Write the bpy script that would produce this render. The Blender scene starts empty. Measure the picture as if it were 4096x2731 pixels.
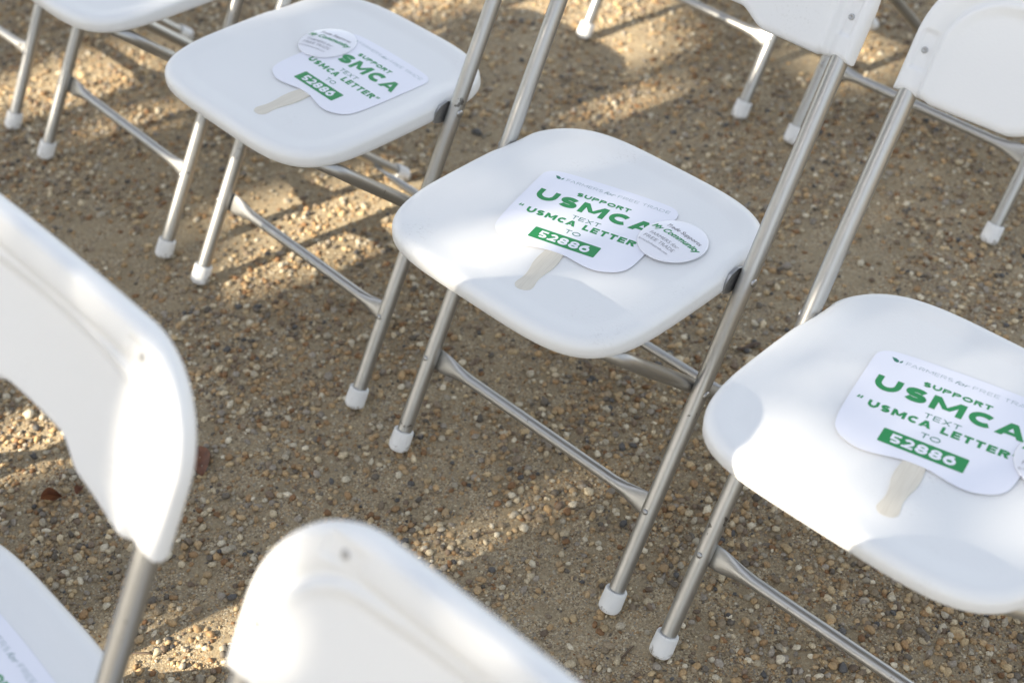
import bpy, math, random
import numpy as np
from mathutils import Matrix, Vector

random.seed(4); rng = np.random.default_rng(11)
S = bpy.context.scene
COL = S.collection

# ------------------------------------------------------------------ camera, sky, sun, exposure
CAM = Vector((1.0051, -0.8483, 1.5615))
YAW, PITCH, ROLL = -0.83853, 0.74077, -0.06292
fw = Vector((math.sin(YAW)*math.cos(PITCH), math.cos(YAW)*math.cos(PITCH), -math.sin(PITCH)))
rt = Vector((math.cos(YAW), -math.sin(YAW), 0)); up = rt.cross(fw)
rt, up = math.cos(ROLL)*rt + math.sin(ROLL)*up, -math.sin(ROLL)*rt + math.cos(ROLL)*up
cam = bpy.data.cameras.new('camera'); cam.lens = 50.02; cam.sensor_width = 36
cam.clip_start = .05; cam.clip_end = 500
camo = bpy.data.objects.new('camera', cam); COL.objects.link(camo); S.camera = camo
M = Matrix((rt, up, -fw)).transposed().to_4x4(); M.translation = CAM; camo.matrix_world = M
cam.dof.use_dof = True; cam.dof.focus_distance = 1.80; cam.dof.aperture_fstop = 3.5

SUNK = (.51, 1.57)                      # shift of a shadow (x, y) per metre of height
travel = Vector((SUNK[0], SUNK[1], -1)).normalized()
elev = math.asin(-travel.z); azim = math.atan2(-travel.x, -travel.y)
w = bpy.data.worlds.new('World'); S.world = w; w.use_nodes = True
nt = w.node_tree; bg = nt.nodes['Background']; bg.inputs['Strength'].default_value = .13
sky = nt.nodes.new('ShaderNodeTexSky'); sky.sky_type = 'NISHITA'; sky.sun_disc = False
sky.sun_elevation = elev; sky.sun_rotation = azim; sky.air_density = 1.0; sky.dust_density = .8; sky.ozone_density = .6
hs = nt.nodes.new('ShaderNodeHueSaturation'); hs.inputs['Saturation'].default_value = .42
nt.links.new(sky.outputs[0], hs.inputs['Color']); nt.links.new(hs.outputs[0], bg.inputs['Color'])
sun = bpy.data.lights.new('sun', 'SUN'); sun.energy = 5.0; sun.angle = math.radians(.55); sun.color = (1, .89, .72)
suno = bpy.data.objects.new('sun', sun); COL.objects.link(suno)
suno.rotation_euler = travel.to_track_quat('-Z', 'Y').to_euler(); suno.location = (-3, -8, 8)
S.view_settings.view_transform = 'Standard'; S.view_settings.look = 'None'; S.view_settings.gamma = 1
S.view_settings.exposure = 1.42

# ------------------------------------------------------------------ materials
def mat(name, base=(.8, .8, .8), rough=.5, metal=0., **kw):
    m = bpy.data.materials.new(name); m.use_nodes = True
    b = m.node_tree.nodes['Principled BSDF']
    b.inputs['Base Color'].default_value = (*base, 1); b.inputs['Roughness'].default_value = rough
    b.inputs['Metallic'].default_value = metal
    for k, v in kw.items(): b.inputs[k.replace('_', ' ')].default_value = v
    return m
def nd(m, t, **kw):
    n = m.node_tree.nodes.new(t)
    for k, v in kw.items():
        if k in n.inputs: n.inputs[k].default_value = v
        else: setattr(n, k, v)
    return n
def lk(m, a, b): m.node_tree.links.new(a, b)
def bsdf(m): return m.node_tree.nodes['Principled BSDF']
def ramp(m, stops):
    r = nd(m, 'ShaderNodeValToRGB'); e = r.color_ramp.elements
    while len(e) < len(stops): e.new(.5)
    for i, (p, c) in enumerate(stops): e[i].position = p; e[i].color = (*c, 1) if len(c) == 3 else c
    return r

def plastic():
    m = mat('white_grained_plastic', (.75, .75, .74), .42)
    tc = nd(m, 'ShaderNodeTexCoord')
    oi = nd(m, 'ShaderNodeObjectInfo')
    vo = nd(m, 'ShaderNodeTexVoronoi', Scale=420.); vo.feature = 'SMOOTH_F1'
    lk(m, tc.outputs['Object'], vo.inputs['Vector'])
    n2 = nd(m, 'ShaderNodeTexNoise', Scale=700., Detail=2.)
    lk(m, tc.outputs['Object'], n2.inputs['Vector'])
    ad = nd(m, 'ShaderNodeMath', operation='ADD'); lk(m, vo.outputs['Distance'], ad.inputs[0]); lk(m, n2.outputs[0], ad.inputs[1])
    bp = nd(m, 'ShaderNodeBump', Strength=.16, Distance=.0006); lk(m, ad.outputs[0], bp.inputs['Height'])
    lk(m, bp.outputs[0], bsdf(m).inputs['Normal'])
    # grey scuffs and specks, different on every chair
    va = nd(m, 'ShaderNodeVectorMath', operation='ADD'); lk(m, tc.outputs['Object'], va.inputs[0]); 
    mu = nd(m, 'ShaderNodeMath', operation='MULTIPLY'); mu.inputs[1].default_value = 37.; lk(m, oi.outputs['Random'], mu.inputs[0])
    lk(m, mu.outputs[0], va.inputs[1])
    a = nd(m, 'ShaderNodeTexNoise', Scale=9., Detail=3.); b = nd(m, 'ShaderNodeTexNoise', Scale=260., Detail=3., Roughness=.7)
    lk(m, va.outputs[0], a.inputs['Vector']); lk(m, va.outputs[0], b.inputs['Vector'])
    ra = ramp(m, [(.60, (0, 0, 0)), (.74, (1, 1, 1))]); rb = ramp(m, [(.55, (0, 0, 0)), (.66, (1, 1, 1))])
    lk(m, a.outputs[0], ra.inputs[0]); lk(m, b.outputs[0], rb.inputs[0])
    mm = nd(m, 'ShaderNodeMath', operation='MULTIPLY'); lk(m, ra.outputs[0], mm.inputs[0]); lk(m, rb.outputs[0], mm.inputs[1])
    m3 = nd(m, 'ShaderNodeMath', operation='MULTIPLY'); m3.inputs[1].default_value = .33; lk(m, mm.outputs[0], m3.inputs[0])
    mix = nd(m, 'ShaderNodeMix', data_type='RGBA'); mix.inputs[6].default_value = (.75, .75, .74, 1); mix.inputs[7].default_value = (.36, .34, .31, 1)
    lk(m, m3.outputs[0], mix.inputs[0]); lk(m, mix.outputs[2], bsdf(m).inputs['Base Color'])
    return m
def steel():
    m = mat('silver_painted_steel', (.44, .435, .42), .36, .9)
    tc = nd(m, 'ShaderNodeTexCoord'); oi = nd(m, 'ShaderNodeObjectInfo')
    mu = nd(m, 'ShaderNodeMath', operation='MULTIPLY'); mu.inputs[1].default_value = 19.; lk(m, oi.outputs['Random'], mu.inputs[0])
    va = nd(m, 'ShaderNodeVectorMath', operation='ADD'); lk(m, tc.outputs['Object'], va.inputs[0]); lk(m, mu.outputs[0], va.inputs[1])
    a = nd(m, 'ShaderNodeTexNoise', Scale=34., Detail=4., Roughness=.65); lk(m, va.outputs[0], a.inputs['Vector'])
    ra = ramp(m, [(.665, (.44, .435, .42)), (.70, (.14, .13, .12))]); lk(m, a.outputs[0], ra.inputs[0])
    lk(m, ra.outputs[0], bsdf(m).inputs['Base Color'])
    b = nd(m, 'ShaderNodeTexNoise', Scale=900., Detail=2.); lk(m, tc.outputs['Object'], b.inputs['Vector'])
    bp = nd(m, 'ShaderNodeBump', Strength=.06, Distance=.0004); lk(m, b.outputs[0], bp.inputs['Height']); lk(m, bp.outputs[0], bsdf(m).inputs['Normal'])
    rr = nd(m, 'ShaderNodeMapRange'); rr.inputs[3].default_value = .32; rr.inputs[4].default_value = .44
    c = nd(m, 'ShaderNodeTexNoise', Scale=14., Detail=3.); lk(m, va.outputs[0], c.inputs['Vector']); lk(m, c.outputs[0], rr.inputs[0]); lk(m, rr.outputs[0], bsdf(m).inputs['Roughness'])
    return m
def rubber():
    m = mat('white_foot_cap_plastic', (.74, .74, .73), .55)
    tc = nd(m, 'ShaderNodeTexCoord'); g = nd(m, 'ShaderNodeNewGeometry'); sx = nd(m, 'ShaderNodeSeparateXYZ'); lk(m, g.outputs['Position'], sx.inputs[0])
    a = nd(m, 'ShaderNodeTexNoise', Scale=110., Detail=4., Roughness=.7); lk(m, g.outputs['Position'], a.inputs['Vector'])
    mr = nd(m, 'ShaderNodeMapRange'); mr.inputs[1].default_value = 0.; mr.inputs[2].default_value = .03; mr.inputs[3].default_value = .26; mr.inputs[4].default_value = -.08
    lk(m, sx.outputs['Z'], mr.inputs[0])
    ad = nd(m, 'ShaderNodeMath', operation='ADD'); lk(m, a.outputs[0], ad.inputs[0]); lk(m, mr.outputs[0], ad.inputs[1])
    r = ramp(m, [(.58, (.74, .74, .73)), (.76, (.22, .19, .15))]); lk(m, ad.outputs[0], r.inputs[0]); lk(m, r.outputs[0], bsdf(m).inputs['Base Color'])
    return m
def ground_mat():
    m = mat('sandy_grit', (.3, .25, .18), .95); m.node_tree.nodes['Principled BSDF'].inputs['Specular IOR Level'].default_value = .2
    g = nd(m, 'ShaderNodeNewGeometry')
    big = nd(m, 'ShaderNodeTexNoise', Scale=6., Detail=5., Roughness=.6); lk(m, g.outputs['Position'], big.inputs['Vector'])
    rb = ramp(m, [(.34, (.245, .205, .145)), (.52, (.325, .272, .195)), (.70, (.385, .325, .24))]); lk(m, big.outputs[0], rb.inputs[0])
    def grains(scale, stops):
        v = nd(m, 'ShaderNodeTexVoronoi', Scale=scale, Randomness=1.); lk(m, g.outputs['Position'], v.inputs['Vector'])
        s = nd(m, 'ShaderNodeSeparateColor'); lk(m, v.outputs['Color'], s.inputs[0])
        r = ramp(m, stops); r.color_ramp.interpolation = 'CONSTANT'; lk(m, s.outputs[0], r.inputs[0])
        return v, r, s
    v1, r1, s1 = grains(430., [(0, (.34, .275, .195)), (.2, (.46, .39, .285)), (.36, (.21, .165, .115)), (.5, (.30, .25, .185)), (.66, (.54, .48, .38)), (.75, (.15, .12, .09)), (.83, (.36, .25, .145)), (.92, (.26, .245, .225))])
    fine = nd(m, 'ShaderNodeTexNoise', Scale=900., Detail=2.); lk(m, g.outputs['Position'], fine.inputs['Vector'])
    mk = nd(m, 'ShaderNodeTexNoise', Scale=22., Detail=4.); lk(m, g.outputs['Position'], mk.inputs['Vector'])
    rm = ramp(m, [(.36, (.30, .30, .30)), (.60, (.95, .95, .95))]); lk(m, mk.outputs[0], rm.inputs[0])
    mx = nd(m, 'ShaderNodeMix', data_type='RGBA'); lk(m, rm.outputs[0], mx.inputs[0]); lk(m, rb.outputs[0], mx.inputs[6]); lk(m, r1.outputs[0], mx.inputs[7])
    rf = ramp(m, [(.3, (.72, .72, .72)), (.7, (1.22, 1.22, 1.22))]); lk(m, fine.outputs[0], rf.inputs[0])
    mu = nd(m, 'ShaderNodeMix', data_type='RGBA', blend_type='MULTIPLY'); mu.inputs[0].default_value = 1.; lk(m, mx.outputs[2], mu.inputs[6]); lk(m, rf.outputs[0], mu.inputs[7])
    lk(m, mu.outputs[2], bsdf(m).inputs['Base Color'])
    ht = nd(m, 'ShaderNodeMath', operation='MULTIPLY'); lk(m, v1.outputs['Distance'], ht.inputs[0]); lk(m, rm.outputs[0], ht.inputs[1])
    h2 = nd(m, 'ShaderNodeMath', operation='SUBTRACT'); lk(m, fine.outputs[0], h2.inputs[0]); lk(m, ht.outputs[0], h2.inputs[1])
    wm = nd(m, 'ShaderNodeMix', data_type='RGBA', blend_type='MULTIPLY'); wm.inputs[0].default_value = 1.; wm.inputs[7].default_value = (1.08, 1.04, .93, 1); lk(m, mu.outputs[2], wm.inputs[6]); lk(m, wm.outputs[2], bsdf(m).inputs['Base Color'])
    bp = nd(m, 'ShaderNodeBump', Strength=.55, Distance=.0022); lk(m, h2.outputs[0], bp.inputs['Height'])
    lk(m, bp.outputs[0], bsdf(m).inputs['Normal'])
    return m
def pebble_mat():
    m = mat('river_pebble', (.3, .25, .18), .62); m.node_tree.nodes['Principled BSDF'].inputs['Specular IOR Level'].default_value = .3
    at = nd(m, 'ShaderNodeAttribute', attribute_name='tone'); g = nd(m, 'ShaderNodeNewGeometry')
    n = nd(m, 'ShaderNodeTexNoise', Scale=420., Detail=3.); lk(m, g.outputs['Position'], n.inputs['Vector'])
    r = ramp(m, [(.3, (.72, .70, .68)), (.7, (1.2, 1.2, 1.18))]); lk(m, n.outputs[0], r.inputs[0])
    mu = nd(m, 'ShaderNodeMix', data_type='RGBA', blend_type='MULTIPLY'); mu.inputs[0].default_value = 1.
    lk(m, at.outputs['Color'], mu.inputs[6]); lk(m, r.outputs[0], mu.inputs[7]); lk(m, mu.outputs[2], bsdf(m).inputs['Base Color'])
    bp = nd(m, 'ShaderNodeBump', Strength=.25, Distance=.0006); lk(m, n.outputs[0], bp.inputs['Height']); lk(m, bp.outputs[0], bsdf(m).inputs['Normal'])
    return m
def wood_mat():
    m = mat('pale_birch', (.62, .55, .44), .6); tc = nd(m, 'ShaderNodeTexCoord'); mp = nd(m, 'ShaderNodeMapping'); mp.inputs['Scale'].default_value = (420, 22, 22)
    lk(m, tc.outputs['Object'], mp.inputs[0]); n = nd(m, 'ShaderNodeTexNoise', Scale=1., Detail=4.); lk(m, mp.outputs[0], n.inputs['Vector'])
    r = ramp(m, [(.3, (.60, .55, .46)), (.7, (.70, .655, .56))]); lk(m, n.outputs[0], r.inputs[0]); lk(m, r.outputs[0], bsdf(m).inputs['Base Color']); return m
def leaf_mat(name, c0, c1):
    m = mat(name, c0, .6); g = nd(m, 'ShaderNodeNewGeometry'); n = nd(m, 'ShaderNodeTexNoise', Scale=60. if 'dry' in name else 3., Detail=3.)
    lk(m, g.outputs['Position'], n.inputs['Vector']); r = ramp(m, [(.35, c0), (.65, c1)]); lk(m, n.outputs[0], r.inputs[0]); lk(m, r.outputs[0], bsdf(m).inputs['Base Color']); return m
MP, MS, MR, MG, MPB = plastic(), steel(), rubber(), ground_mat(), pebble_mat()
MZ = mat('zinc_rivet', (.42, .42, .42), .42, 1.)
MBK = mat('worn_zinc_bracket', (.33, .33, .33), .35, .9)
MCARD = mat('white_card', (.78, .785, .85), .38)
MGREEN = mat('green_ink', (.010, .235, .062), .4)
MGREY = mat('grey_green_ink', (.15, .25, .24), .5)
MTEAL = mat('dark_green_ink', (.012, .17, .10), .4)
MBW = mat('white_ink', (.78, .785, .85), .4)
MBADGE = mat('white_gloss_badge', (.78, .78, .82), .16)
MDK = mat('dark_grey_ink', (.10, .09, .10), .4)
MLG = mat('light_grey_ink', (.30, .30, .32), .4)
MWOOD = wood_mat()
MDRY = leaf_mat('dry_brown_leaf', (.10, .035, .014), (.20, .075, .03))
MTWIG = leaf_mat('dry_twig_bark', (.07, .045, .03), (.16, .11, .07))
MCROWN = leaf_mat('green_foliage', (.045, .08, .02), (.08, .12, .035))
MBARK = leaf_mat('tree_bark', (.10, .08, .06), (.18, .15, .12))

# ------------------------------------------------------------------ mesh helpers
def mesh(name, V, F, m, smooth=True):
    me = bpy.data.meshes.new(name); me.from_pydata([tuple(v) for v in V], [], [tuple(f) for f in F])
    if m: me.materials.append(m)
    if smooth: me.polygons.foreach_set('use_smooth', [True]*len(me.polygons))
    me.update(); return me
def obj(name, me, parent=None, loc=(0, 0, 0)):
    o = bpy.data.objects.new(name, me); COL.objects.link(o); o.location = loc
    if parent: o.parent = parent
    return o
def tag(o, label, cat, group=None):
    o['label'] = label; o['category'] = cat
    if group: o['group'] = group
    return o
class MB:
    def __init__(s): s.V = []; s.F = []
    def add(s, V, F):
        k = len(s.V); s.V += [tuple(v) for v in V]; s.F += [tuple(i+k for i in f) for f in F]
    def loft(s, rings, cap=True):
        n = len(rings[0]); V = [p for r in rings for p in r]; F = []
        for i in range(len(rings)-1):
            for j in range(n): F.append((i*n+j, i*n+(j+1) % n, (i+1)*n+(j+1) % n, (i+1)*n+j))
        if cap: F += [tuple(range(n-1, -1, -1)), tuple((len(rings)-1)*n+j for j in range(n))]
        s.add(V, F)
    def tube(s, a, b, r, n=20, rings=2):
        a, b = Vector(a), Vector(b); d = (b-a).normalized(); u = d.orthogonal().normalized(); v = d.cross(u)
        s.loft([[a.lerp(b, t/(rings-1)) + r*(math.cos(2*math.pi*k/n)*u + math.sin(2*math.pi*k/n)*v) for k in range(n)] for t in range(rings)])
    def lathe(s, o, d, prof, n=24):            # prof: (distance along d, radius)
        o, d = Vector(o), Vector(d).normalized(); u = d.orthogonal().normalized(); v = d.cross(u)
        s.loft([[o + d*h + max(r, 1e-5)*(math.cos(2*math.pi*k/n)*u + math.sin(2*math.pi*k/n)*v) for k in range(n)] for h, r in prof])
    def mesh(s, name, m, smooth=True): return mesh(name, s.V, s.F, m, smooth)
def sharp(me, ang=40):
    me.set_sharp_from_angle(angle=math.radians(ang)); return me
def sstep(a, b, x):
    t = np.clip((x-a)/(b-a), 0, 1); return t*t*(3-2*t)

# ------------------------------------------------------------------ ground, pebbles
g = mesh('ground', [(-60, -60, 0), (60, -60, 0), (60, 60, 0), (-60, 60, 0)], [(0, 1, 2, 3)], MG, False)
ground = obj('ground', g); ground['kind'] = 'structure'; ground['label'] = 'sandy brown gravel ground with small rounded pebbles under the chairs'

PAL = np.array([(.36, .27, .17), (.42, .33, .21), (.29, .19, .105), (.34, .24, .14), (.46, .40, .30), (.52, .48, .40), (.21, .17, .13), (.13, .115, .10), (.085, .085, .09), (.26, .235, .21), (.20, .115, .06), (.38, .27, .155), (.33, .30, .25), (.25, .205, .15), (.17, .13, .10)])
PAL *= np.array([1.10, 1.06, .97])
PW = np.array([12, 12, 7, 10, 12, 8, 8, 6, 3, 9, 6, 7, 10, 10, 7], float); PW /= PW.sum()
def ico(sub):
    t = (1+5**.5)/2
    V = [(-1, t, 0), (1, t, 0), (-1, -t, 0), (1, -t, 0), (0, -1, t), (0, 1, t), (0, -1, -t), (0, 1, -t), (t, 0, -1), (t, 0, 1), (-t, 0, -1), (-t, 0, 1)]
    F = [(0, 11, 5), (0, 5, 1), (0, 1, 7), (0, 7, 10), (0, 10, 11), (1, 5, 9), (5, 11, 4), (11, 10, 2), (10, 7, 6), (7, 1, 8), (3, 9, 4), (3, 4, 2), (3, 2, 6), (3, 6, 8), (3, 8, 9), (4, 9, 5), (2, 4, 11), (6, 2, 10), (8, 6, 7), (9, 8, 1)]
    V = [np.array(v)/np.linalg.norm(v) for v in V]
    for _ in range(sub):
        c = {}; F2 = []
        def mid(a, b):
            k = (min(a, b), max(a, b))
            if k not in c: v = V[a]+V[b]; V.append(v/np.linalg.norm(v)); c[k] = len(V)-1
            return c[k]
        for a, b, d in F:
            x, y, z = mid(a, b), mid(b, d), mid(d, a); F2 += [(a, x, z), (b, y, x), (d, z, y), (x, y, z)]
        F = F2
    return np.array(V), np.array(F)
def vnoise(x, y, seed, cell):                  # smooth value noise for patches of bare sand
    r = np.random.default_rng(seed); T = r.random((64, 64)); X = x/cell+20; Y = y/cell+20
    i, j = np.floor(X).astype(int), np.floor(Y).astype(int); u, v = X-i, Y-j; u = u*u*(3-2*u); v = v*v*(3-2*v)
    i %= 63; j %= 63
    return (T[i, j]*(1-u)+T[i+1, j]*u)*(1-v)+(T[i, j+1]*(1-u)+T[i+1, j+1]*u)*v
def pebble_field(n, dmin, dmax, lo, hi, mask):
    x = rng.uniform(lo[0], hi[0], n); y = rng.uniform(lo[1], hi[1], n)
    # the ground in front of the lens and about half a metre round it
    P = np.stack([x-CAM.x, y-CAM.y, np.full(n, -CAM.z)]); dep = np.array(fw)@P; X = np.array(rt)@P/dep; Y = np.array(up)@P/dep
    ok = (dep > 0) & (abs(X) < .36+.13) & (abs(Y) < .24+.11)
    if mask: ok &= rng.random(n) < np.clip(.10+1.95*(.55*vnoise(x, y, 3, .22)+.45*vnoise(x, y, 5, .07)-.17), .10, 1)
    x, y = x[ok], y[ok]; k = len(x)
    d = dmin*(dmax/dmin)**(rng.random(k)**2.05)
    return x, y, d
def pebble_mesh(name, x, y, d, V0, F0, m):
    k = len(x); nv = len(V0)
    a = rng.uniform(0, 2*math.pi, k); sx = rng.uniform(.85, 1.25, k); sy = rng.uniform(.7, 1., k); sz = rng.uniform(.5, .85, k)
    lump = 1+rng.normal(0, .13, (k, nv))
    P = V0[None]*lump[..., None]*np.stack([sx, sy, sz], 1)[:, None, :]*(d/2)[:, None, None]
    ti = rng.normal(0, .25, k)[:, None]; pz = P[..., 2]+P[..., 0]*ti
    X = P[..., 0]*np.cos(a)[:, None]-P[..., 1]*np.sin(a)[:, None]+x[:, None]
    Y = P[..., 0]*np.sin(a)[:, None]+P[..., 1]*np.cos(a)[:, None]+y[:, None]
    Z = pz+(d*sz*rng.uniform(.02, .36, k))[:, None]
    co = np.stack([X, Y, Z], 2).reshape(-1, 3).astype(np.float32)
    F = (F0[None]+(np.arange(k)*nv)[:, None, None]).reshape(-1, 3).astype(np.int32)
    me = bpy.data.meshes.new(name); me.vertices.add(len(co)); me.vertices.foreach_set('co', co.ravel())
    me.loops.add(F.size); me.loops.foreach_set('vertex_index', F.ravel())
    me.polygons.add(len(F)); me.polygons.foreach_set('loop_start', np.arange(0, F.size, 3, dtype=np.int32))
    me.polygons.foreach_set('use_smooth', np.ones(len(F), bool))
    c = PAL[rng.choice(len(PAL), k, p=PW)]*rng.uniform(.85, 1.30, (k, 1))
    at = me.attributes.new('tone', 'FLOAT_COLOR', 'POINT')
    at.data.foreach_set('color', np.repeat(np.concatenate([c, np.ones((k, 1))], 1), nv, 0).astype(np.float32).ravel())
    me.materials.append(m); me.update(); me.validate(); return me
V12, F20 = ico(0); V42, F80 = ico(1)
x, y, d = pebble_field(400000, .0033, .0148, (-2.6, -1.4), (1.3, 2.6), True)
gr = obj('gravel', pebble_mesh('gravel', x, y, d, V12, F20, MPB), ground); gr['kind'] = 'stuff'
gr['label'] = 'small mixed tan brown and grey gravel strewn over the sand'
# the larger pebbles, one by one (a few shared shapes)
shapes = []
for i in range(24): shapes.append(pebble_mesh('pebble', np.zeros(1), np.zeros(1), np.full(1, 1.), V42, F80, MPB))
n = 0
px = rng.uniform(-1.9, .9, 6000); py = rng.uniform(-.75, 1.9, 6000)
for x_, y_ in zip(px, py):
    v = Vector((x_, y_, 0))-CAM; dep = v.dot(fw); X, Y = v.dot(rt)/dep, v.dot(up)/dep
    if abs(X) > .37 or abs(Y) > .25 or random.random() > 1.25/dep**2: continue
    o = obj('pebble', random.choice(shapes), ground, (x_, y_, 0)); s_ = random.uniform(.009, .0155) if random.random() < .85 else random.uniform(.0155, .021)
    o.scale = (s_, s_*random.uniform(.8, 1.1), s_*random.uniform(.7, 1.)); o.rotation_euler = (random.uniform(-.2, .2), random.uniform(-.2, .2), random.uniform(0, 6.28)); n += 1
    if n >= 300: break

# ------------------------------------------------------------------ the folding chair
SL = .6106                                     # lean of the long legs: y per z
H0, TP = .215, .0061
tdir = Vector((0, SL, 1)).normalized(); nf = Vector((0, -1, SL)).normalized()
RT = .0112
def legp(side, z): return Vector((side*(H0-TP*z), SL*z, z))
RF_Y, P2Z = .4581, .2902
rdir = (Vector((0, SL*P2Z, P2Z))-Vector((0, RF_Y, 0))).normalized()
RX = .1925
SEAT_TILT = -.057                              # the seat falls towards the back
ME = {}
def cap_prof(r): return [(-.0005, .001), (0, r*.55), (.0018, r*.80), (.0050, r*.96), (.010, r*1.0), (.030, r*.97), (.0325, r*.97), (.0345, r*.93), (.0345, r*.72), (.030, r*.70)]
for s in (-1, 1):
    b = MB(); b.tube(legp(s, .012), legp(s, .683), RT, 24, 8); ME['leg', s] = sharp(b.mesh('leg', MS))
    b = MB(); b.lathe(legp(s, 0)+tdir*.0065, tdir, cap_prof(.0158), 28); ME['cap', s] = sharp(b.mesh('foot_cap', MR), 50)
    b = MB(); q0 = Vector((s*RX, RF_Y, 0)); path = [q0+rdir*.01, q0+rdir*.28, q0+rdir*.54, q0+rdir*.562+Vector((-s*.003, 0, 0)), q0+rdir*.582+Vector((-s*.010, 0, -.001)), q0+rdir*.598+Vector((-s*.024, 0, -.004))]
    ux = Vector((1, 0, 0)); uy = rdir.cross(ux)
    b.loft([[q_+.0102*(math.cos(2*math.pi*k/20)*ux+math.sin(2*math.pi*k/20)*uy) for k in range(20)] for q_ in path]); ME['rleg', s] = sharp(b.mesh('rear_leg', MS))
    b = MB(); b.lathe(Vector((s*RX, RF_Y, 0))+rdir*.009, rdir, cap_prof(.0148), 24); ME['rcap', s] = sharp(b.mesh('foot_cap', MR), 50)
    dome = [(-.004, .0042), (0, .0042), (.0008, .0040), (.0018, .0028), (.0023, .0008)]
    b = MB(); b.lathe(legp(s, .1395)+nf*RT*.97, nf, dome, 14); ME['riv', s] = b.mesh('rivet', MZ)
    big = [(-.004, .0058), (0, .0058), (.0010, .0054), (.0018, .004), (.0021, .001)]
    for nm, z in (('riv1', .4238), ('riv2', P2Z)):
        b = MB(); b.lathe(legp(s, z)+Vector((s*RT*.95, 0, 0)), (s, 0, 0), big, 16); ME[nm, s] = b.mesh('rivet', MZ)
    # stamped bracket between seat side and long leg
    V = []; F = []
    out = [(.226, .414), (.232, .428), (.242, .435), (.256, .437), (.268, .432), (.275, .421), (.271, .411), (.256, .407), (.238, .408)]
    for xx in (.1975, .2012): V += [(s*xx, y_, z_) for y_, z_ in out]
    k = len(out); F = [tuple(range(k)), tuple(range(2*k-1, k-1, -1))]+[(i, (i+1) % k, k+(i+1) % k, k+i) for i in range(k)]
    ME['brk', s] = mesh('hinge_bracket', V, F, MBK, False)
    # plate that holds the top of the rear leg under the seat
    b = MB(); b.tube((s*(RX-.040), .052, .422), (s*(RX-.020), .052, .422), .005, 12); ME['pin', s] = b.mesh('hinge_pin', MZ)
def crossbar(name, y0, z0, half, r, flat=.017, up_=(0, 0, 1), fr=(0, 1, 0)):
    u, v = Vector(up_).normalized(), Vector(fr).normalized(); rings = []
    xs = [-half, -half+.012, -half+.024, -half+.038, -half+.054, -half+.075]; xs += [-half+.12, 0, half-.12] + [-q for q in xs[::-1]]
    for x_ in xs:
        t = float(sstep(.018, .072, half-abs(x_))); a = flat*(1-t)+r*t; c = .0022*(1-t)+r*t
        o = Vector((x_, y0, z0))+v*((1-t)*(-.002))
        rings.append([o+u*a*math.sin(2*math.pi*k/20)+v*c*math.cos(2*math.pi*k/20) for k in range(20)])
    b = MB(); b.loft(rings); return b.mesh(name, MS)
cb = legp(1, .1395)-nf*(RT+.0012)
ME['xf'] = crossbar('front_crossbar', cb.y, cb.z, H0+.002, .0086, .0165, tdir, -nf)
xr = Vector((0, RF_Y, 0))+rdir*.093
rn = rdir.cross(Vector((1, 0, 0))).normalized()
if rn.y > 0: rn = -rn
ME['xr'] = crossbar('rear_crossbar', xr.y+rn.y*.011, xr.z+rn.z*.011, RX+.006, .0075, .013, rdir, rn)

# seat: rolled rim, shallow dish, skirt
def seat_outline(n=144):
    pts = []
    for k in range(n):
        a = 2*math.pi*k/n; c, s_ = math.cos(a), math.sin(a)
        e = 2/3.85 if s_ > 0 else 2/4.45
        x_ = .2045*np.sign(c)*abs(c)**e; y_ = .1935*np.sign(s_)*abs(s_)**e
        x_ -= np.sign(x_)*.0045*math.exp(-((y_-.074)/.030)**4)*(abs(x_) > .15)   # pinched where the legs pass
        pts.append((x_-.004, .1862+y_))
    # even spacing
    P = np.array(pts+[pts[0]]); L = np.r_[0, np.cumsum(np.linalg.norm(np.diff(P, axis=0), axis=1))]
    t = np.linspace(0, L[-1], n+1)[:-1]
    return np.stack([np.interp(t, L, P[:, 0]), np.interp(t, L, P[:, 1])], 1)
def make_seat():
    O = seat_outline(); n = len(O); T = np.roll(O, -1, 0)-np.roll(O, 1, 0); T /= np.linalg.norm(T, axis=1)[:, None]; N = np.stack([-T[:, 1], T[:, 0]], 1)
    fr = sstep(.12, .0, O[:, 1])+.8*sstep(.27, .36, O[:, 1])   # front and back edges are rounder than the sides
    inner = .4372
    def top(d, q):                             # height by distance from the rim
        crest = .4440*(1-q)+.4418*q
        z = crest+(inner+.0016-crest)*sstep(.012, .044, d)
        R = .0125*(1-q)+.0165*q
        return z-np.where(d < R, (R-np.sqrt(np.maximum(R*R-(R-d)**2, 0)))*.8, 0)
    rings = []
    ctr = np.array([-.004, .186])
    def ring(P, z): rings.append(np.column_stack([P, np.broadcast_to(z, n)]))
    ring(ctr+(O-ctr)*.35, .4310); ring(ctr+(O-ctr)*.86, .4300); ring(O+N*.0042, .4270)
    ring(O+N*.0036, .4200); ring(O+N*.0028, .4184); ring(O+N*.0010, .4184); ring(O-N*.0004, .4200)
    ring(O-N*.0002, .4250)
    for d in (0., .0006, .0016, .003, .005, .0075, .0105, .014, .018, .022, .027, .033, .038, .042): ring(O+N*d, top(d, fr))
    I = O+N*.042; zi = top(.042, fr)
    for k in (.95, .86, .7, .54, .38, .22, .1): ring(ctr+(I-ctr)*k, zi+(inner-zi)*sstep(1., .6, k))
    for q in rings: q[:, 2] += SEAT_TILT*(q[:, 1]-.18)
    b = MB(); V = np.concatenate(rings); F = []
    m = len(rings)
    for i in range(m-1):
        for j in range(n): F.append((i*n+j, i*n+(j+1) % n, (i+1)*n+(j+1) % n, (i+1)*n+j))
    F += [tuple(range(n-1, -1, -1)), tuple((m-1)*n+j for j in range(n))]
    return mesh('seat', V, F, MP)
ME['seat'] = make_seat()

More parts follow.
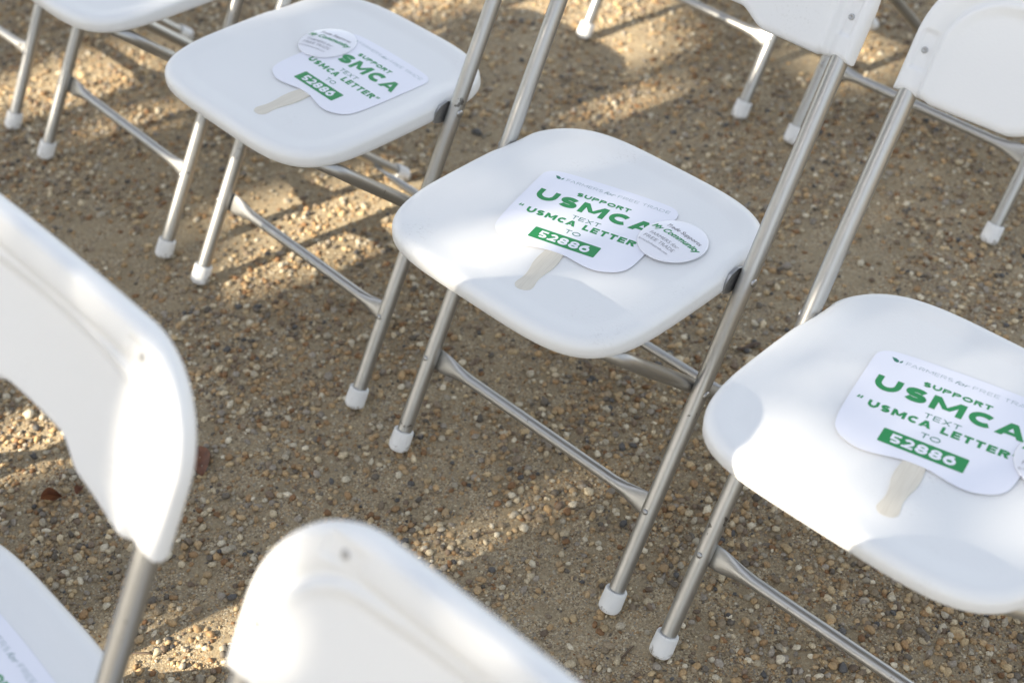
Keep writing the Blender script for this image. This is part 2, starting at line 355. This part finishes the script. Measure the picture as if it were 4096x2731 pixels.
# backrest: hollow rim round the leg tubes, cushion-like panel, screws in shallow pockets
def make_back():
    XW = .2285
    th = np.linspace(-math.pi/2, math.pi/2, 181); xs = XW*(0.55*np.sin(th)+.45*th/(math.pi/2))
    def zt(x_): 
        a = abs(x_); q = np.clip((a-.126)/(XW-.126), 0, 1); return .720+.092*np.sqrt(np.maximum(1-q*q, 0))-.003*(a/.2)**2*(a < .126)-.003*.397*(a >= .126)*1.
    def zb(x_):
        a = abs(x_); z = .677-.015*sstep(.045, .095, a); z = z+.002*sstep(.180, .188, a); return z
    OUT = []                                   # side and top outline for the rim distance
    for x_ in XW*np.sin(np.linspace(-math.pi/2, math.pi/2, 701)): OUT.append((x_, float(zt(np.array(x_)))))
    for z_ in np.linspace(.62, .72, 201): OUT += [(-XW, z_), (XW, z_)]
    OUT = np.array(OUT); BOT = np.array([(x_, float(zb(np.array(x_)))) for x_ in np.linspace(-XW, XW, 901)])
    u = np.linspace(0, 1, 65); u = .5-.5*np.cos(math.pi*u)*(.35)-.5*(1-2*u)*.65
    Xg = np.repeat(xs[:, None], len(u), 1); Zg = zb(Xg)+(zt(Xg)-zb(Xg))*u[None]
    P = np.stack([Xg, Zg], 2)
    def dist(Q): return np.stack([np.sqrt(((c_[:, None, :]-Q[None])**2).sum(-1)).min(1) for c_ in P])
    de, db = dist(OUT), dist(BOT); da = np.minimum(de, db)
    bow = .030*np.clip(1-(Xg/.205)**2, 0, 1)
    h = .0125+.0085*sstep(.031, .040, de)-.0032*np.exp(-((de-.031)/.007)**2)-bow*sstep(.024, .05, de)
    for s in (-1, 1):
        for cx, cz, ax, az in ((.2085, .708, .0085, .0185), (.150, .7900, .020, .0085)):
            m_ = (1-sstep(ax-.002, ax+.0015, abs(Xg-s*cx)))*(1-sstep(az-.002, az+.0015, abs(Zg-cz))); h = h-.0028*m_
    hb = np.minimum(-.0135, h-.022) + 0*h
    mid = np.where(True, (h+hb)/2, 0)
    R = .009; rr = np.sqrt(np.maximum(1-(np.clip(R-da, 0, R)/R)**2, 0))
    hf, hk = mid+(h-mid)*rr, mid+(hb-mid)*rr
    edge = np.zeros_like(da, bool); edge[0] = edge[-1] = True; edge[:, 0] = edge[:, -1] = True
    hf[edge] = mid[edge]; 
    nx, nz = Xg.shape; V = []; idf = {}; idb = {}
    def pt(i, j, hh): return (Xg[i, j], SL*Zg[i, j]+nf.y*hh, Zg[i, j]+nf.z*hh)
    for i in range(nx):
        for j in range(nz):
            idf[i, j] = len(V); V.append(pt(i, j, hf[i, j]))
            if edge[i, j]: idb[i, j] = idf[i, j]
            else: idb[i, j] = len(V); V.append(pt(i, j, hk[i, j]))
    F = []
    for i in range(nx-1):
        for j in range(nz-1):
            F.append((idf[i, j], idf[i+1, j], idf[i+1, j+1], idf[i, j+1]))
            q = (idb[i, j], idb[i, j+1], idb[i+1, j+1], idb[i+1, j])
            if len(set(q)) == 4 and set(q) != set(F[-1]): F.append(q)
    return mesh('backrest', V, F, MP)
ME['back'] = make_back()
SCR = []
for s in (-1, 1):
    for cx, cz in ((.2085, .708), (.150, .7900)):
        b = MB(); b.lathe(Vector((s*cx, SL*cz, cz))+nf*.0100, nf, [(-.001, .0038), (.0006, .0038), (.0012, .0032), (.0013, .0016), (.0004, .0012), (.0004, .0002)], 14); SCR.append(b.mesh('screw', MZ))

def chair(dx, dy, rz, label, group):
    c = bpy.data.objects.new('folding_chair', None); COL.objects.link(c); c.location = (dx, dy, 0); c.rotation_euler = (0, 0, rz)
    tag(c, label, 'folding chair', group)
    seat = obj('seat', ME['seat'], c)
    bk = obj('backrest', ME['back'], c)
    for m_ in SCR: obj('screw', m_, bk)
    for s in (-1, 1):
        l = obj('leg', ME['leg', s], c); obj('foot_cap', ME['cap', s], l)
        for k in ('riv', 'riv1', 'riv2'): obj('rivet', ME[k, s], l)
        r = obj('rear_leg', ME['rleg', s], c); obj('foot_cap', ME['rcap', s], r); obj('hinge_pin', ME['pin', s], r)
        obj('hinge_bracket', ME['brk', s], seat)
    obj('front_crossbar', ME['xf'], c); obj('rear_crossbar', ME['xr'], c)
    return c
MIDROW, BACK, FRONT = 'folding chairs in the middle row', 'folding chairs in the row behind', 'folding chairs in the front row'
C = {}
C['m1'] = chair(-1.658, .046, .002, 'white folding chair beyond the bare seated one in the middle row', MIDROW)
C['0'] = chair(-1.087, .029, -.037, 'white folding chair with bare seat front in the middle row', MIDROW)
C['1'] = chair(-.55, .018, -.023, 'white folding chair whose fan carries a round badge on its top left corner', MIDROW)
C['2'] = chair(0, 0, 0, 'white folding chair whose fan has a round badge lapping over its right edge', MIDROW)
C['3'] = chair(.526, -.003, .016, 'white folding chair with a bright sun patch and shadow blotches on its seat', MIDROW)
C['b1'] = chair(-.61, 1.037, -.041, 'white folding chair in the row behind, its legs on sunlit streaked gravel', BACK)
C['b2'] = chair(-.055, 1.02, -.032, 'white folding chair in the row behind, directly behind the chair with sun patched seat', BACK)
C['f0'] = chair(.0221, -.9755, -.0098, 'white folding chair of the front row with a fan on its seat', FRONT)
C['f1'] = chair(.6133, -.989, .0224, 'white folding chair of the front row with its rounded back corner in full sun', FRONT)
C['f-1'] = chair(-.535, -.972, .01, 'white folding chair of the front row next to the one with a fan', FRONT)
C['f-2'] = chair(-1.10, -.975, -.01, 'white folding chair of the front row, second along from the one with a fan', FRONT)

# ------------------------------------------------------------------ lettering (flat print cut as thin shapes)
def arc(cx, cy, rx, ry, a0, a1, n=18):
    return [(cx+rx*math.cos(math.radians(a0+(a1-a0)*i/n)), cy+ry*math.sin(math.radians(a0+(a1-a0)*i/n))) for i in range(n+1)]
def strip(P, w, closed=False):
    P = np.array(P, float); n = len(P)
    if closed: T = np.roll(P, -1, 0)-np.roll(P, 1, 0)
    else: T = np.gradient(P, axis=0)
    T /= np.linalg.norm(T, axis=1)[:, None]+1e-12; N = np.stack([-T[:, 1], T[:, 0]], 1)*w/2
    A, B = P+N, P-N; q = []
    for i in range(n if closed else n-1): j = (i+1) % n; q.append([tuple(B[i]), tuple(B[j]), tuple(A[j]), tuple(A[i])])
    return q
WID = dict(U=.84, S=.72, M=1.04, C=.84, A=.92, T=.72, E=.68, X=.82, O=.96, L=.62, R=.80, P=.78, F=.66, D=.88)
WID.update({'5': .70, '2': .70, '8': .74, '6': .74, ' ': .38, '“': .5, '”': .5})
def glyph(ch, a, w):
    """list of convex quads in a box a wide and 1 high"""
    v = w*1.0; l, r, c = v/2, a-v/2, a/2; rx = (a-v)/2
    rect = lambda x0, x1, y0, y1: [(x0, y0), (x1, y0), (x1, y1), (x0, y1)]
    hw = w*.86                                   # horizontals a touch thinner
    if ch == 'U': ry = min(.42, rx*1.05); return strip([(l, 1), (l, .75), (l, w/2+ry)]+arc(c, w/2+ry, rx, ry, 180, 360)[1:]+[(r, .75), (r, 1)], w)
    if ch == 'S':
        ry = (1-w)/4; return strip(arc(c, 1-w/2-ry, rx*.96, ry, 28, 270, 22)+arc(c, w/2+ry, rx, ry, 90, -152, 22)[1:], w)
    if ch == 'C': return strip(arc(c+.02, .5, rx, (1-w)/2, 46, 314, 30), w)
    if ch == 'O': return strip(arc(c, .5, rx, (1-w)/2, 0, 360, 36)[:-1], w, True)
    if ch == 'D': return [rect(0, v, 0, 1)]+strip([(v*.5, 1-hw/2), (c-.02, 1-hw/2)]+arc(c-.02, .5, r-c+.02, .5-hw/2, 90, -90)[1:]+[(v*.5, hw/2)], hw)
    if ch in 'PR':
        b = .62 if ch == 'P' else .58; ry = (b-hw)/2; cy = 1-hw/2-ry
        q = [rect(0, v, 0, 1)]+strip([(v*.5, 1-hw/2), (c, 1-hw/2)]+arc(c, cy, r-c, ry, 90, -90, 14)[1:]+[(v*.5, cy-ry)], hw)
        if ch == 'R': q.append([(a-1.22*w, 0), (a, 0), (c+w*.62, 1-b+hw*.55), (c-w*.55, 1-b+hw*.55)])
        return q
    if ch in 'EFL':
        q = [rect(0, v, 0, 1)]
        if ch in 'EL': q.append(rect(v*.5, a, 0, hw))
        if ch in 'EF': q += [rect(v*.5, a, 1-hw, 1), rect(v*.5, a*.92, .5-hw/2, .5+hw/2)]
        return q
    if ch == 'T': return [rect(0, a, 1-hw, 1), rect(c-v/2, c+v/2, 0, 1-hw*.5)]
    if ch == 'M':
        k = w*1.15; return [rect(0, v, 0, 1), rect(a-v, a, 0, 1), [(c-k*.5, .22), (c+k*.42, .22+.0), (k*.95, 1), (0, 1)], [(c-k*.42, .22), (c+k*.5, .22), (a, 1), (a-k*.95, 1)]]
    if ch == 'A':
        k = w*1.12; return [[(0, 0), (k, 0), (c+k*.5, 1), (c-k*.5, 1)], [(a-k, 0), (a, 0), (c+k*.5, 1), (c-k*.5, 1)], rect(a*.22, a*.78, .17, .17+hw*.8)]
    if ch == 'X': k = w*1.25; return [[(0, 0), (k, 0), (a, 1), (a-k, 1)], [(a-k, 0), (a, 0), (k, 1), (0, 1)]]
    if ch == '5':
        b = .60; ry = (b-w)/2
        return [rect(.10*a, a*.93, 1-hw, 1), [(.06*a, .44), (.06*a+v*.95, .50), (.12*a+v*.9, 1), (.12*a, 1)]]+strip([(.10*a, b-hw/2), (c, b-hw/2)]+arc(c, w/2+ry, rx, ry, 90, -140, 18)[1:], hw)
    if ch == '2':
        ry = .27; return strip(arc(c, 1-w/2-ry*.9, rx*.95, ry*.9, 155, -28, 16)+[(a*.30, hw*.75)], w*.95)+[rect(.02*a, a, 0, hw)]
    if ch == '8':
        r1 = (.5-w*.75)/2+w*.12; return strip(arc(c, 1-w/2-r1, rx*.88, r1, 0, 360, 24)[:-1], w*.95, True)+strip(arc(c, w/2+(1-w-2*r1)/2, rx, (1-w-2*r1)/2, 0, 360, 24)[:-1], w, True)
    if ch == '6':
        ry = .31-w*.14; return strip(arc(c, w/2+ry, rx, ry, 0, 360, 24)[:-1], w, True)+strip(arc(a*.62, .44, a*.62-w/2, .56-w/2, 180, 74, 14), w)
    if ch in '“”':
        q = []
        for k in (0, 1):
            x0 = k*.26; s = 1 if ch == '”' else -1
            q.append([(x0+.00, .66), (x0+.12, .66), (x0+.24, 1.), (x0+.04, 1.)] if s > 0 else [(x0+.00, .66), (x0+.20, .66), (x0+.24, 1.), (x0+.12, 1.)])
        return q
    return []
def line(B, txt, x0, x1, y0, cap, w, track=.14):
    """quads of one line of capitals stretched between x0 and x1 (millimetres)"""
    nat = sum(WID[c] for c in txt); gaps = track*(len(txt)-1)-.16*sum(txt[i:i+2] in ('CA', 'FA', 'AD', 'RA') for i in range(len(txt))); k = ((x1-x0)/cap-gaps)/nat; x = x0
    for n_, c in enumerate(txt):
        a = WID[c]*k
        for i, q in enumerate(glyph(c, a, w)):
            B.append([((x+p[0]*cap)*.001, (y0+p[1]*cap)*.001, 1e-6*(i % 60)) for p in q])
        nx_ = txt[n_+1] if n_+1 < len(txt) else ''
        x += (a+track-(.16 if c+nx_ in ('CA', 'FA', 'AD', 'RA') else 0))*cap
def quads_mesh(name, Q, m):
    V, F = [], []
    for q in Q:
        ar = sum(q[i][0]*q[(i+1) % 4][1]-q[(i+1) % 4][0]*q[i][1] for i in range(4))
        if ar < 0: q = q[::-1]
        F.append(tuple(range(len(V), len(V)+4))); V += q
    return mesh(name, V, F, m, False)
def type_mesh(txt, x0, x1, y0, hgt, off=0., shear=0., ref='H'):
    """built-in type, as (verts, faces) fitted between x0 and x1; hgt = cap height in mm"""
    cu = bpy.data.curves.new('type', 'FONT'); cu.body = txt; cu.offset = off; cu.resolution_u = 3; cu.shear = shear
    o = bpy.data.objects.new('type', cu); COL.objects.link(o); bpy.context.view_layer.update()
    me = o.evaluated_get(bpy.context.evaluated_depsgraph_get()).to_mesh()
    V = np.array([v.co[:] for v in me.vertices]); F = [tuple(p.vertices) for p in me.polygons]
    bpy.data.objects.remove(o); bpy.data.curves.remove(cu)
    k = (x1-x0)/(V[:, 0].max()-V[:, 0].min()); ky = hgt/.70
    V = np.stack([x0+(V[:, 0]-V[:, 0].min())*k, y0+V[:, 1]*ky, 0*V[:, 0]], 1)*.001
    return V, F
def poly_prism(pts, z0, z1):
    n = len(pts); V = [(x_, y_, z0) for x_, y_ in pts]+[(x_, y_, z1) for x_, y_ in pts]
    F = [tuple(range(n-1, -1, -1)), tuple(range(n, 2*n))]+[(i, (i+1) % n, n+(i+1) % n, n+i) for i in range(n)]
    return V, F
def smooth_closed(P, n=8):
    P = np.array(P, float); m = len(P); out = []
    for i in range(m):
        a, b, c, d = P[i-1], P[i], P[(i+1) % m], P[(i+2) % m]
        for t in np.arange(n)/n: out.append(.5*((2*b)+(c-a)*t+(2*a-5*b+4*c-d)*t*t+(3*b-a-3*c+d)*t**3))
    return out
# fan card, millimetres, origin at the middle of the green number panel
half = [(0, 140), (40, 139.5), (72, 138), (88, 135), (97, 128), (100, 117), (100, 70), (99, 20), (96, -6), (90, -18), (80, -26), (64, -32), (50, -32.5), (36, -30), (20, -26), (8, -24.3)]
outl = half+[(-x_, y_) for x_, y_ in half[::-1] if x_ > 0]
CARD = poly_prism([(p[0]*.001, p[1]*.001) for p in smooth_closed(outl, 5)], .0016, .0021)
hl = [(12.5, 20), (12.5, -24), (14, -40), (13.5, -55), (10.5, -70), (9.5, -84), (11.5, -96), (11.5, -103), (7, -108.5), (0, -110)]
hout = hl+[(-x_, y_) for x_, y_ in hl[::-1] if x_ > 0]
STICK = poly_prism([(p[0]*.001, p[1]*.001) for p in smooth_closed(hout, 5)], 0., .0015)
pr = []
for cx, cy, a0 in ((45.5, 9.8, 0), (-45.5, 9.8, 90), (-45.5, -9.8, 180), (45.5, -9.8, 270)): pr += arc(cx, cy, 1.6, 1.6, a0, a0+90, 5)
PANEL = [(x_*.001, y_*.001) for x_, y_ in pr]
Q = []
line(Q, 'SUPPORT', -36, 42, 97.3, 8.2, .30, .20)
line(Q, 'USMCA', -84, 87, 66.8, 23.6, .31, .20)
line(Q, 'USMCA LETTER', -77, 80.5, 34.0, 11.6, .30, .22)
line(Q, '“', -91.5, -83, 33.2, 13.6, .2); line(Q, '”', 82.5, 91, 32.2, 13.6, .2)
BOLD = quads_mesh('bold_lettering', Q, MGREEN)
Q = []
line(Q, 'TEXT', -18, 23, 49.2, 8.0, .165, .25); Q2 = []; line(Q2, 'TO', -10.5, 11.5, 17.6, 8.0, .165, .22)
THIN = quads_mesh('thin_lettering', Q, MTEAL); THIN2 = quads_mesh('thin_lettering', Q2, MTEAL)
NAMEL = []
for wd, xa, xb in (('FARMERS', -64, -10), ('FREE', 13, 43), ('TRADE', 48.5, 88)):
    Q = []; line(Q, wd, xa, xb, 120.6, 5.6, .085, .34); NAMEL.append(quads_mesh('name_lettering', Q, MGREY))
Vt, Ft = type_mesh('for', -7, 9.5, 120.2, 6.2, .0, .35); FORL = mesh('script_word', Vt, Ft, MGREY, False)
Q = []
line(Q, '52886', -37, 36, -7.2, 14.4, .26, .12); DIG = quads_mesh('number', Q, MBW)
lf = [(-82, 126.4), (-77, 126.2), (-73.6, 124.2), (-72.2, 121.4), (-74.5, 119.8), (-77.6, 120.6), (-79.8, 123.2)]
lf2 = [(-71.5, 120.4), (-71.4, 123.2), (-69.2, 126.2), (-68.6, 123.4), (-69.6, 121.2)]
b = MB()
for L in (lf, lf2): V, F = [(x_*.001, y_*.001, 0) for x_, y_ in L], [tuple(range(len(L)-1, -1, -1))]; b.add(V, F)
SPRIG = b.mesh('leaf_emblem', MTEAL, False)
MEC = mesh('card', *CARD, MCARD, False); MEH = mesh('handle', *STICK, MWOOD, False)
n_ = len(PANEL); MEPN = mesh('number_panel', [(x_, y_, 0) for x_, y_ in PANEL], [tuple(range(n_))], MGREEN, False)
def fan(ch, x_, y_, deg, label):
    c = C[ch]; p = c.matrix_basis @ Vector((x_, y_, 0))
    f = bpy.data.objects.new('hand_fan', None); COL.objects.link(f); f.matrix_basis = Matrix.Translation((p.x, p.y, .4375+SEAT_TILT*(y_-.18)))@Matrix.Rotation(c.rotation_euler.z, 4, 'Z')@Matrix.Rotation(SEAT_TILT, 4, 'X')@Matrix.Rotation(math.radians(deg), 4, 'Z')
    tag(f, label, 'hand fan', 'printed hand fans on the seats')
    cd = obj('card', MEC, f); obj('handle', MEH, f)
    for nm, me, z in (('bold_lettering', BOLD, .00225), ('thin_lettering', THIN, .00225), ('thin_lettering', THIN2, .00225), *[('name_lettering', q_, .00225) for q_ in NAMEL], ('script_word', FORL, .00225), ('leaf_emblem', SPRIG, .00225), ('number_panel', MEPN, .00225), ('number', DIG, .0024)):
        obj(nm, me, cd, (0, 0, z))
    return f
fan('2', .0103, .1447, 15.15, 'white paper hand fan with green print, badge lapping its right edge')
fan('1', .0353, .1482, -1.3, 'white paper hand fan with green print, badge over its top left corner')
fan('3', .0119, .1501, 12.3, 'white paper hand fan with green print lying on the sun patched seat')
fan('f0', .025, .187, -1.5, 'white paper hand fan on a front row seat below a half sunlit backrest')

# badges
BR = .0452
def dome(r): 
    t = np.clip(r/BR, 0, 1); return .0022+.0042*(1-t**2.6)
bm = MB(); rs = [.0005, .012, .022, .030, .036, .040, .0428, .0444]
prof = [(0., .0405), (.0004, .043), (.0012, .0452)]+[(float(dome(r)), r) for r in rs[::-1]]
bm.lathe((0, 0, 0), (0, 0, 1), prof, 64); BADGE = bm.mesh('disc', MBADGE)
def badge_text(name, items, m):
    b = MB()
    for it in items:
        V, F = type_mesh(*it[:5], **it[5]); V[:, 2] = dome(np.hypot(V[:, 0], V[:, 1]))+.00022; b.add(V, F)
    return b.mesh(name, m, False)
BT = [badge_text('slogan_line', [('Trade Supports', -27, 32, 14.5, 6.6, dict(shear=.2))], MDK),
      badge_text('bold_slogan', [('My Community', -40.5, 40.5, 1.5, 8.6, dict(off=.028, shear=.25))], MGREEN),
      *[badge_text('name_lettering', [q_], MLG) for q_ in (('FARMERS', -30, 5, -12.5, 5.6, {}), ('for', 7.5, 20, -12.5, 5.6, dict(shear=.35)), ('FREE', -32, -9, -21.5, 5.6, {}), ('TRADE', -6, 20, -21.5, 5.6, {}))],
      badge_text('web_address', [('farmersforfreetrade.com', -33, 18, -29.5, 3.6, {})], MLG)]
def badge(ch, x_, y_, deg, z, tilt, label):
    c = C[ch]; p = c.matrix_basis @ Vector((x_, y_, 0))
    f = bpy.data.objects.new('pin_badge', None); COL.objects.link(f); f.matrix_basis = Matrix.Translation((p.x, p.y, z+SEAT_TILT*(y_-.18)))@Matrix.Rotation(c.rotation_euler.z, 4, 'Z')@Matrix.Rotation(SEAT_TILT+tilt[0], 4, 'X')@Matrix.Rotation(tilt[1], 4, 'Y')@Matrix.Rotation(math.radians(deg), 4, 'Z')
    tag(f, label, 'badge', 'round pin badges on the seats')
    d_ = obj('disc', BADGE, f)
    for m_ in BT: obj(m_.name.split('.')[0], m_, d_)
badge('2', .1075, .2405, -5.3, .4402, (.0, -.012), 'round white pin badge lapping the right edge of its fan')
badge('1', -.0567, .2352, 11.9, .4396, (0, 0), 'round white pin badge resting on the top left corner of its fan')
badge('3', .1265, .226, 8, .4402, (0, -.012), 'round white pin badge by the fan on the sun patched seat')

# ------------------------------------------------------------------ leaves and twigs on the ground
def ground_leaf(x_, y_, rz, L, W, curl, label):
    V, F = [], []
    nu, nv = 14, 6
    for i in range(nu+1):
        t = i/nu; hw_ = W*math.sin(math.pi*t**.85)**.8 if 0 < t < 1 else .0004
        for j in range(nv+1):
            s_ = j/nv*2-1; V.append(((t-.5)*L, s_*hw_, .004+curl*(abs(s_)**1.5)*hw_+.25*curl*L*(t-.5)**2+.0012*math.sin(9*t+3*s_)))
    for i in range(nu):
        for j in range(nv): F.append((i*(nv+1)+j, (i+1)*(nv+1)+j, (i+1)*(nv+1)+j+1, i*(nv+1)+j+1))
    n0 = len(V); V += [(x__, y__, z__-.0006) for x__, y__, z__ in V]; F += [tuple(n0+k for k in f[::-1]) for f in F]
    o = obj('fallen_leaf', mesh('fallen_leaf', V, F, MDRY), None, (x_, y_, 0)); o.rotation_euler = (0, 0, rz); tag(o, label, 'leaf', 'dry leaves on the gravel'); return o
def at(u, v, z=0):                              # photo pixel (of 2352) to the ground
    d_ = fw+rt*((u-1176)/3267.9)-up*((v-784)/3267.9); t = (z-CAM.z)/d_.z; return CAM+d_*t
p = at(462, 1064); ground_leaf(p.x, p.y, -.55, .062, .016, .5, 'flat reddish brown dry leaf beside the sunlit front row backrest')
p = at(122, 1152); ground_leaf(p.x, p.y, .9, .032, .0075, 2.6, 'small curled brown dry leaf below the sunlit gravel strip')
p = at(185, 1130); ground_leaf(p.x, p.y, 2.0, .018, .006, 1.2, 'tiny dark brown leaf scrap beside a thin twig')
def twig(u, v, L, r, rz, label):
    p = at(u, v); b = MB(); k = 7; rings = []
    for i in range(k):
        t = i/(k-1)-.5; c_ = Vector((t*L, .04*L*math.sin(4*t), r+.0015+.0008*math.sin(7*t))); q = r*(1-.5*abs(t)+.15*math.sin(9*t))
        rings.append([c_+Vector((0, q*math.cos(a*math.pi/4), q*math.sin(a*math.pi/4))) for a in range(8)])
    b.loft(rings); o = obj('twig', b.mesh('twig', MTWIG), None, (p.x, p.y, 0)); o.rotation_euler = (0, 0, rz); tag(o, label, 'twig', 'bits of twig on the gravel')
twig(1720, 800, .040, .0036, 1.05, 'short thick dark twig between the two chairs with clear fans')
twig(180, 1090, .05, .0011, .4, 'thin straight dark twig beside the curled brown leaf')
twig(318, 1502, .048, .0014, .55, 'thin dark twig at the edge of the sunlit gravel strip')
twig(434, 1275, .022, .0012, 2.2, 'tiny dark twig on shaded gravel near the front row backrest')
twig(1125, 1225, .026, .0013, .7, 'small dark twig in the narrow sunlit streak')
twig(1440, 1500, .028, .0016, 1.5, 'stubby brown twig near the white foot caps')

# ------------------------------------------------------------------ the unseen tree towards the sun, crown gaps shaped to place the sun patches
def lit(qx, qy):
    """where gaps in the crown let the sun through, as points on the ground: (x, y, half widths)"""
    r = np.full_like(qx, 9.)
    for cx, cy, ax, ay, rot, open_ in GAPS:
        c_, s_ = math.cos(math.radians(rot)), math.sin(math.radians(rot)); dx, dy = qx-cx, qy-cy
        r = np.where(rng.random(len(qx)) < open_, np.minimum(r, np.hypot((c_*dx+s_*dy)/ax, (-s_*dx+c_*dy)/ay)), r)
    return r
GAPS = [(.67, .60, .14, .15, 0, 1), (.76, .83, .25, .15, 0, .79), (.17, .74, .06, .09, -18, .8), (.18, .95, .34, .30, 0, .66), (.02, .04, .04, .23, -17, 1), (-.14, -.43, .08, .20, -20, 1), (-.64, -.38, .10, .24, -10, 1), (-.71, .28, .11, .26, -12, 1), (-.83, .33, .05, .26, -20, 1),
        (-1.28, .25, .06, .16, -18, 1), (-1.52, .24, .12, .24, -18, 1), (-1.0, 1.08, .36, .27, 20, 1), (-.60, .95, .05, .17, -10, 1), (-.54, .97, .06, .08, 0, 1), (-.38, 1.38, .13, .14, 0, 1)]
rng = np.random.default_rng(77)
RC = 2.35; ZC = 5.2; qc = (-.35, .45)
cc = np.array([qc[0]-ZC*SUNK[0], qc[1]-ZC*SUNK[1], ZC])
NL = 40000
pts = rng.normal(0, 1, (NL, 3)); pts /= np.linalg.norm(pts, axis=1)[:, None]; pts *= (rng.random(NL)**(1/2.6))[:, None]
pts = pts*RC*np.array([1, 1, .85])*(1+.10*np.sin(pts[:, :1]*5+1)+.08*np.sin(pts[:, 1:2]*7))+cc
qx = pts[:, 0]+pts[:, 2]*SUNK[0]; qy = pts[:, 1]+pts[:, 2]*SUNK[1]
r = lit(qx, qy); keep = r > 1.0+rng.uniform(0, .25, NL)
pts = pts[keep]; k = len(pts)
a = rng.normal(0, 1, (k, 3)); a /= np.linalg.norm(a, axis=1)[:, None]; b_ = np.cross(a, rng.normal(0, 1, (k, 3))); b_ /= np.linalg.norm(b_, axis=1)[:, None]
L = rng.uniform(.05, .085, k)[:, None]; W = L*.5
Vl = np.stack([pts-a*L, pts+b_*W-a*L*.1, pts+a*L, pts-b_*W-a*L*.1], 1).reshape(-1, 3)
tree = bpy.data.objects.new('shade_tree', None); COL.objects.link(tree); tree.location = (cc[0], cc[1], 0)
tag(tree, 'leafy green tree standing towards the sun and dappling the light on the chairs', 'tree')
Vl -= np.array([cc[0], cc[1], 0])
me = bpy.data.meshes.new('crown'); me.from_pydata(Vl.tolist(), [], np.arange(4*k).reshape(-1, 4).tolist()); me.materials.append(MCROWN); me.update()
obj('crown', me, tree)
b = MB()
def limb(P0, P1, r0, r1):
    P0, P1 = Vector(P0), Vector(P1); d_ = (P1-P0).normalized(); u_ = d_.orthogonal().normalized(); v_ = d_.cross(u_)
    b.loft([[P0.lerp(P1, t)+(r0+(r1-r0)*t)*(math.cos(q*math.pi/6)*u_+math.sin(q*math.pi/6)*v_)+Vector((.03*math.sin(6*t), .03*math.cos(5*t)-.03, 0)) for q in range(12)] for t in (0, .25, .5, .75, 1)])
limb((0, 0, -.05), (.05, .03, 3.4), .19, .12)
for i in range(7):
    an = i*.9+.3; limb((.05, .03, 2.9+.1*i), (1.3*math.cos(an), 1.3*math.sin(an), 4.6+.25*(i % 3)), .06, .02)
obj('trunk', b.mesh('trunk', MBARK), tree)

# unseen trees added farther off and to either side to block low sky light
TL = {'crown': tree.children[0].data, 'trunk': tree.children[1].data}
for i, (dist, side, sc_) in enumerate(((9.5, 5.4, 1.), (9.8, -5.6, 1.05), (16.5, -9.0, 1.), (16, -3.2, .9), (17, 3.0, .9), (16.5, 8.5, 1.), (15, 14, 1.1), (15, -15, 1.1))):
    hx, hy = -travel.x/math.hypot(travel.x, travel.y), -travel.y/math.hypot(travel.x, travel.y)
    t2 = bpy.data.objects.new('shade_tree', None); COL.objects.link(t2); t2.location = (hx*dist-hy*side, hy*dist+hx*side, 0)
    low = dist > 12
    t2.scale = (1.5*sc_, 1.5*sc_, .82*sc_) if low else (sc_, sc_, sc_); t2.rotation_euler = (0, 0, i*1.1)
    tag(t2, 'leafy green tree added out of view to block low sky light', 'tree', 'added trees blocking sky light on the sunny side')
    for nm in TL: obj(nm, TL[nm], t2)
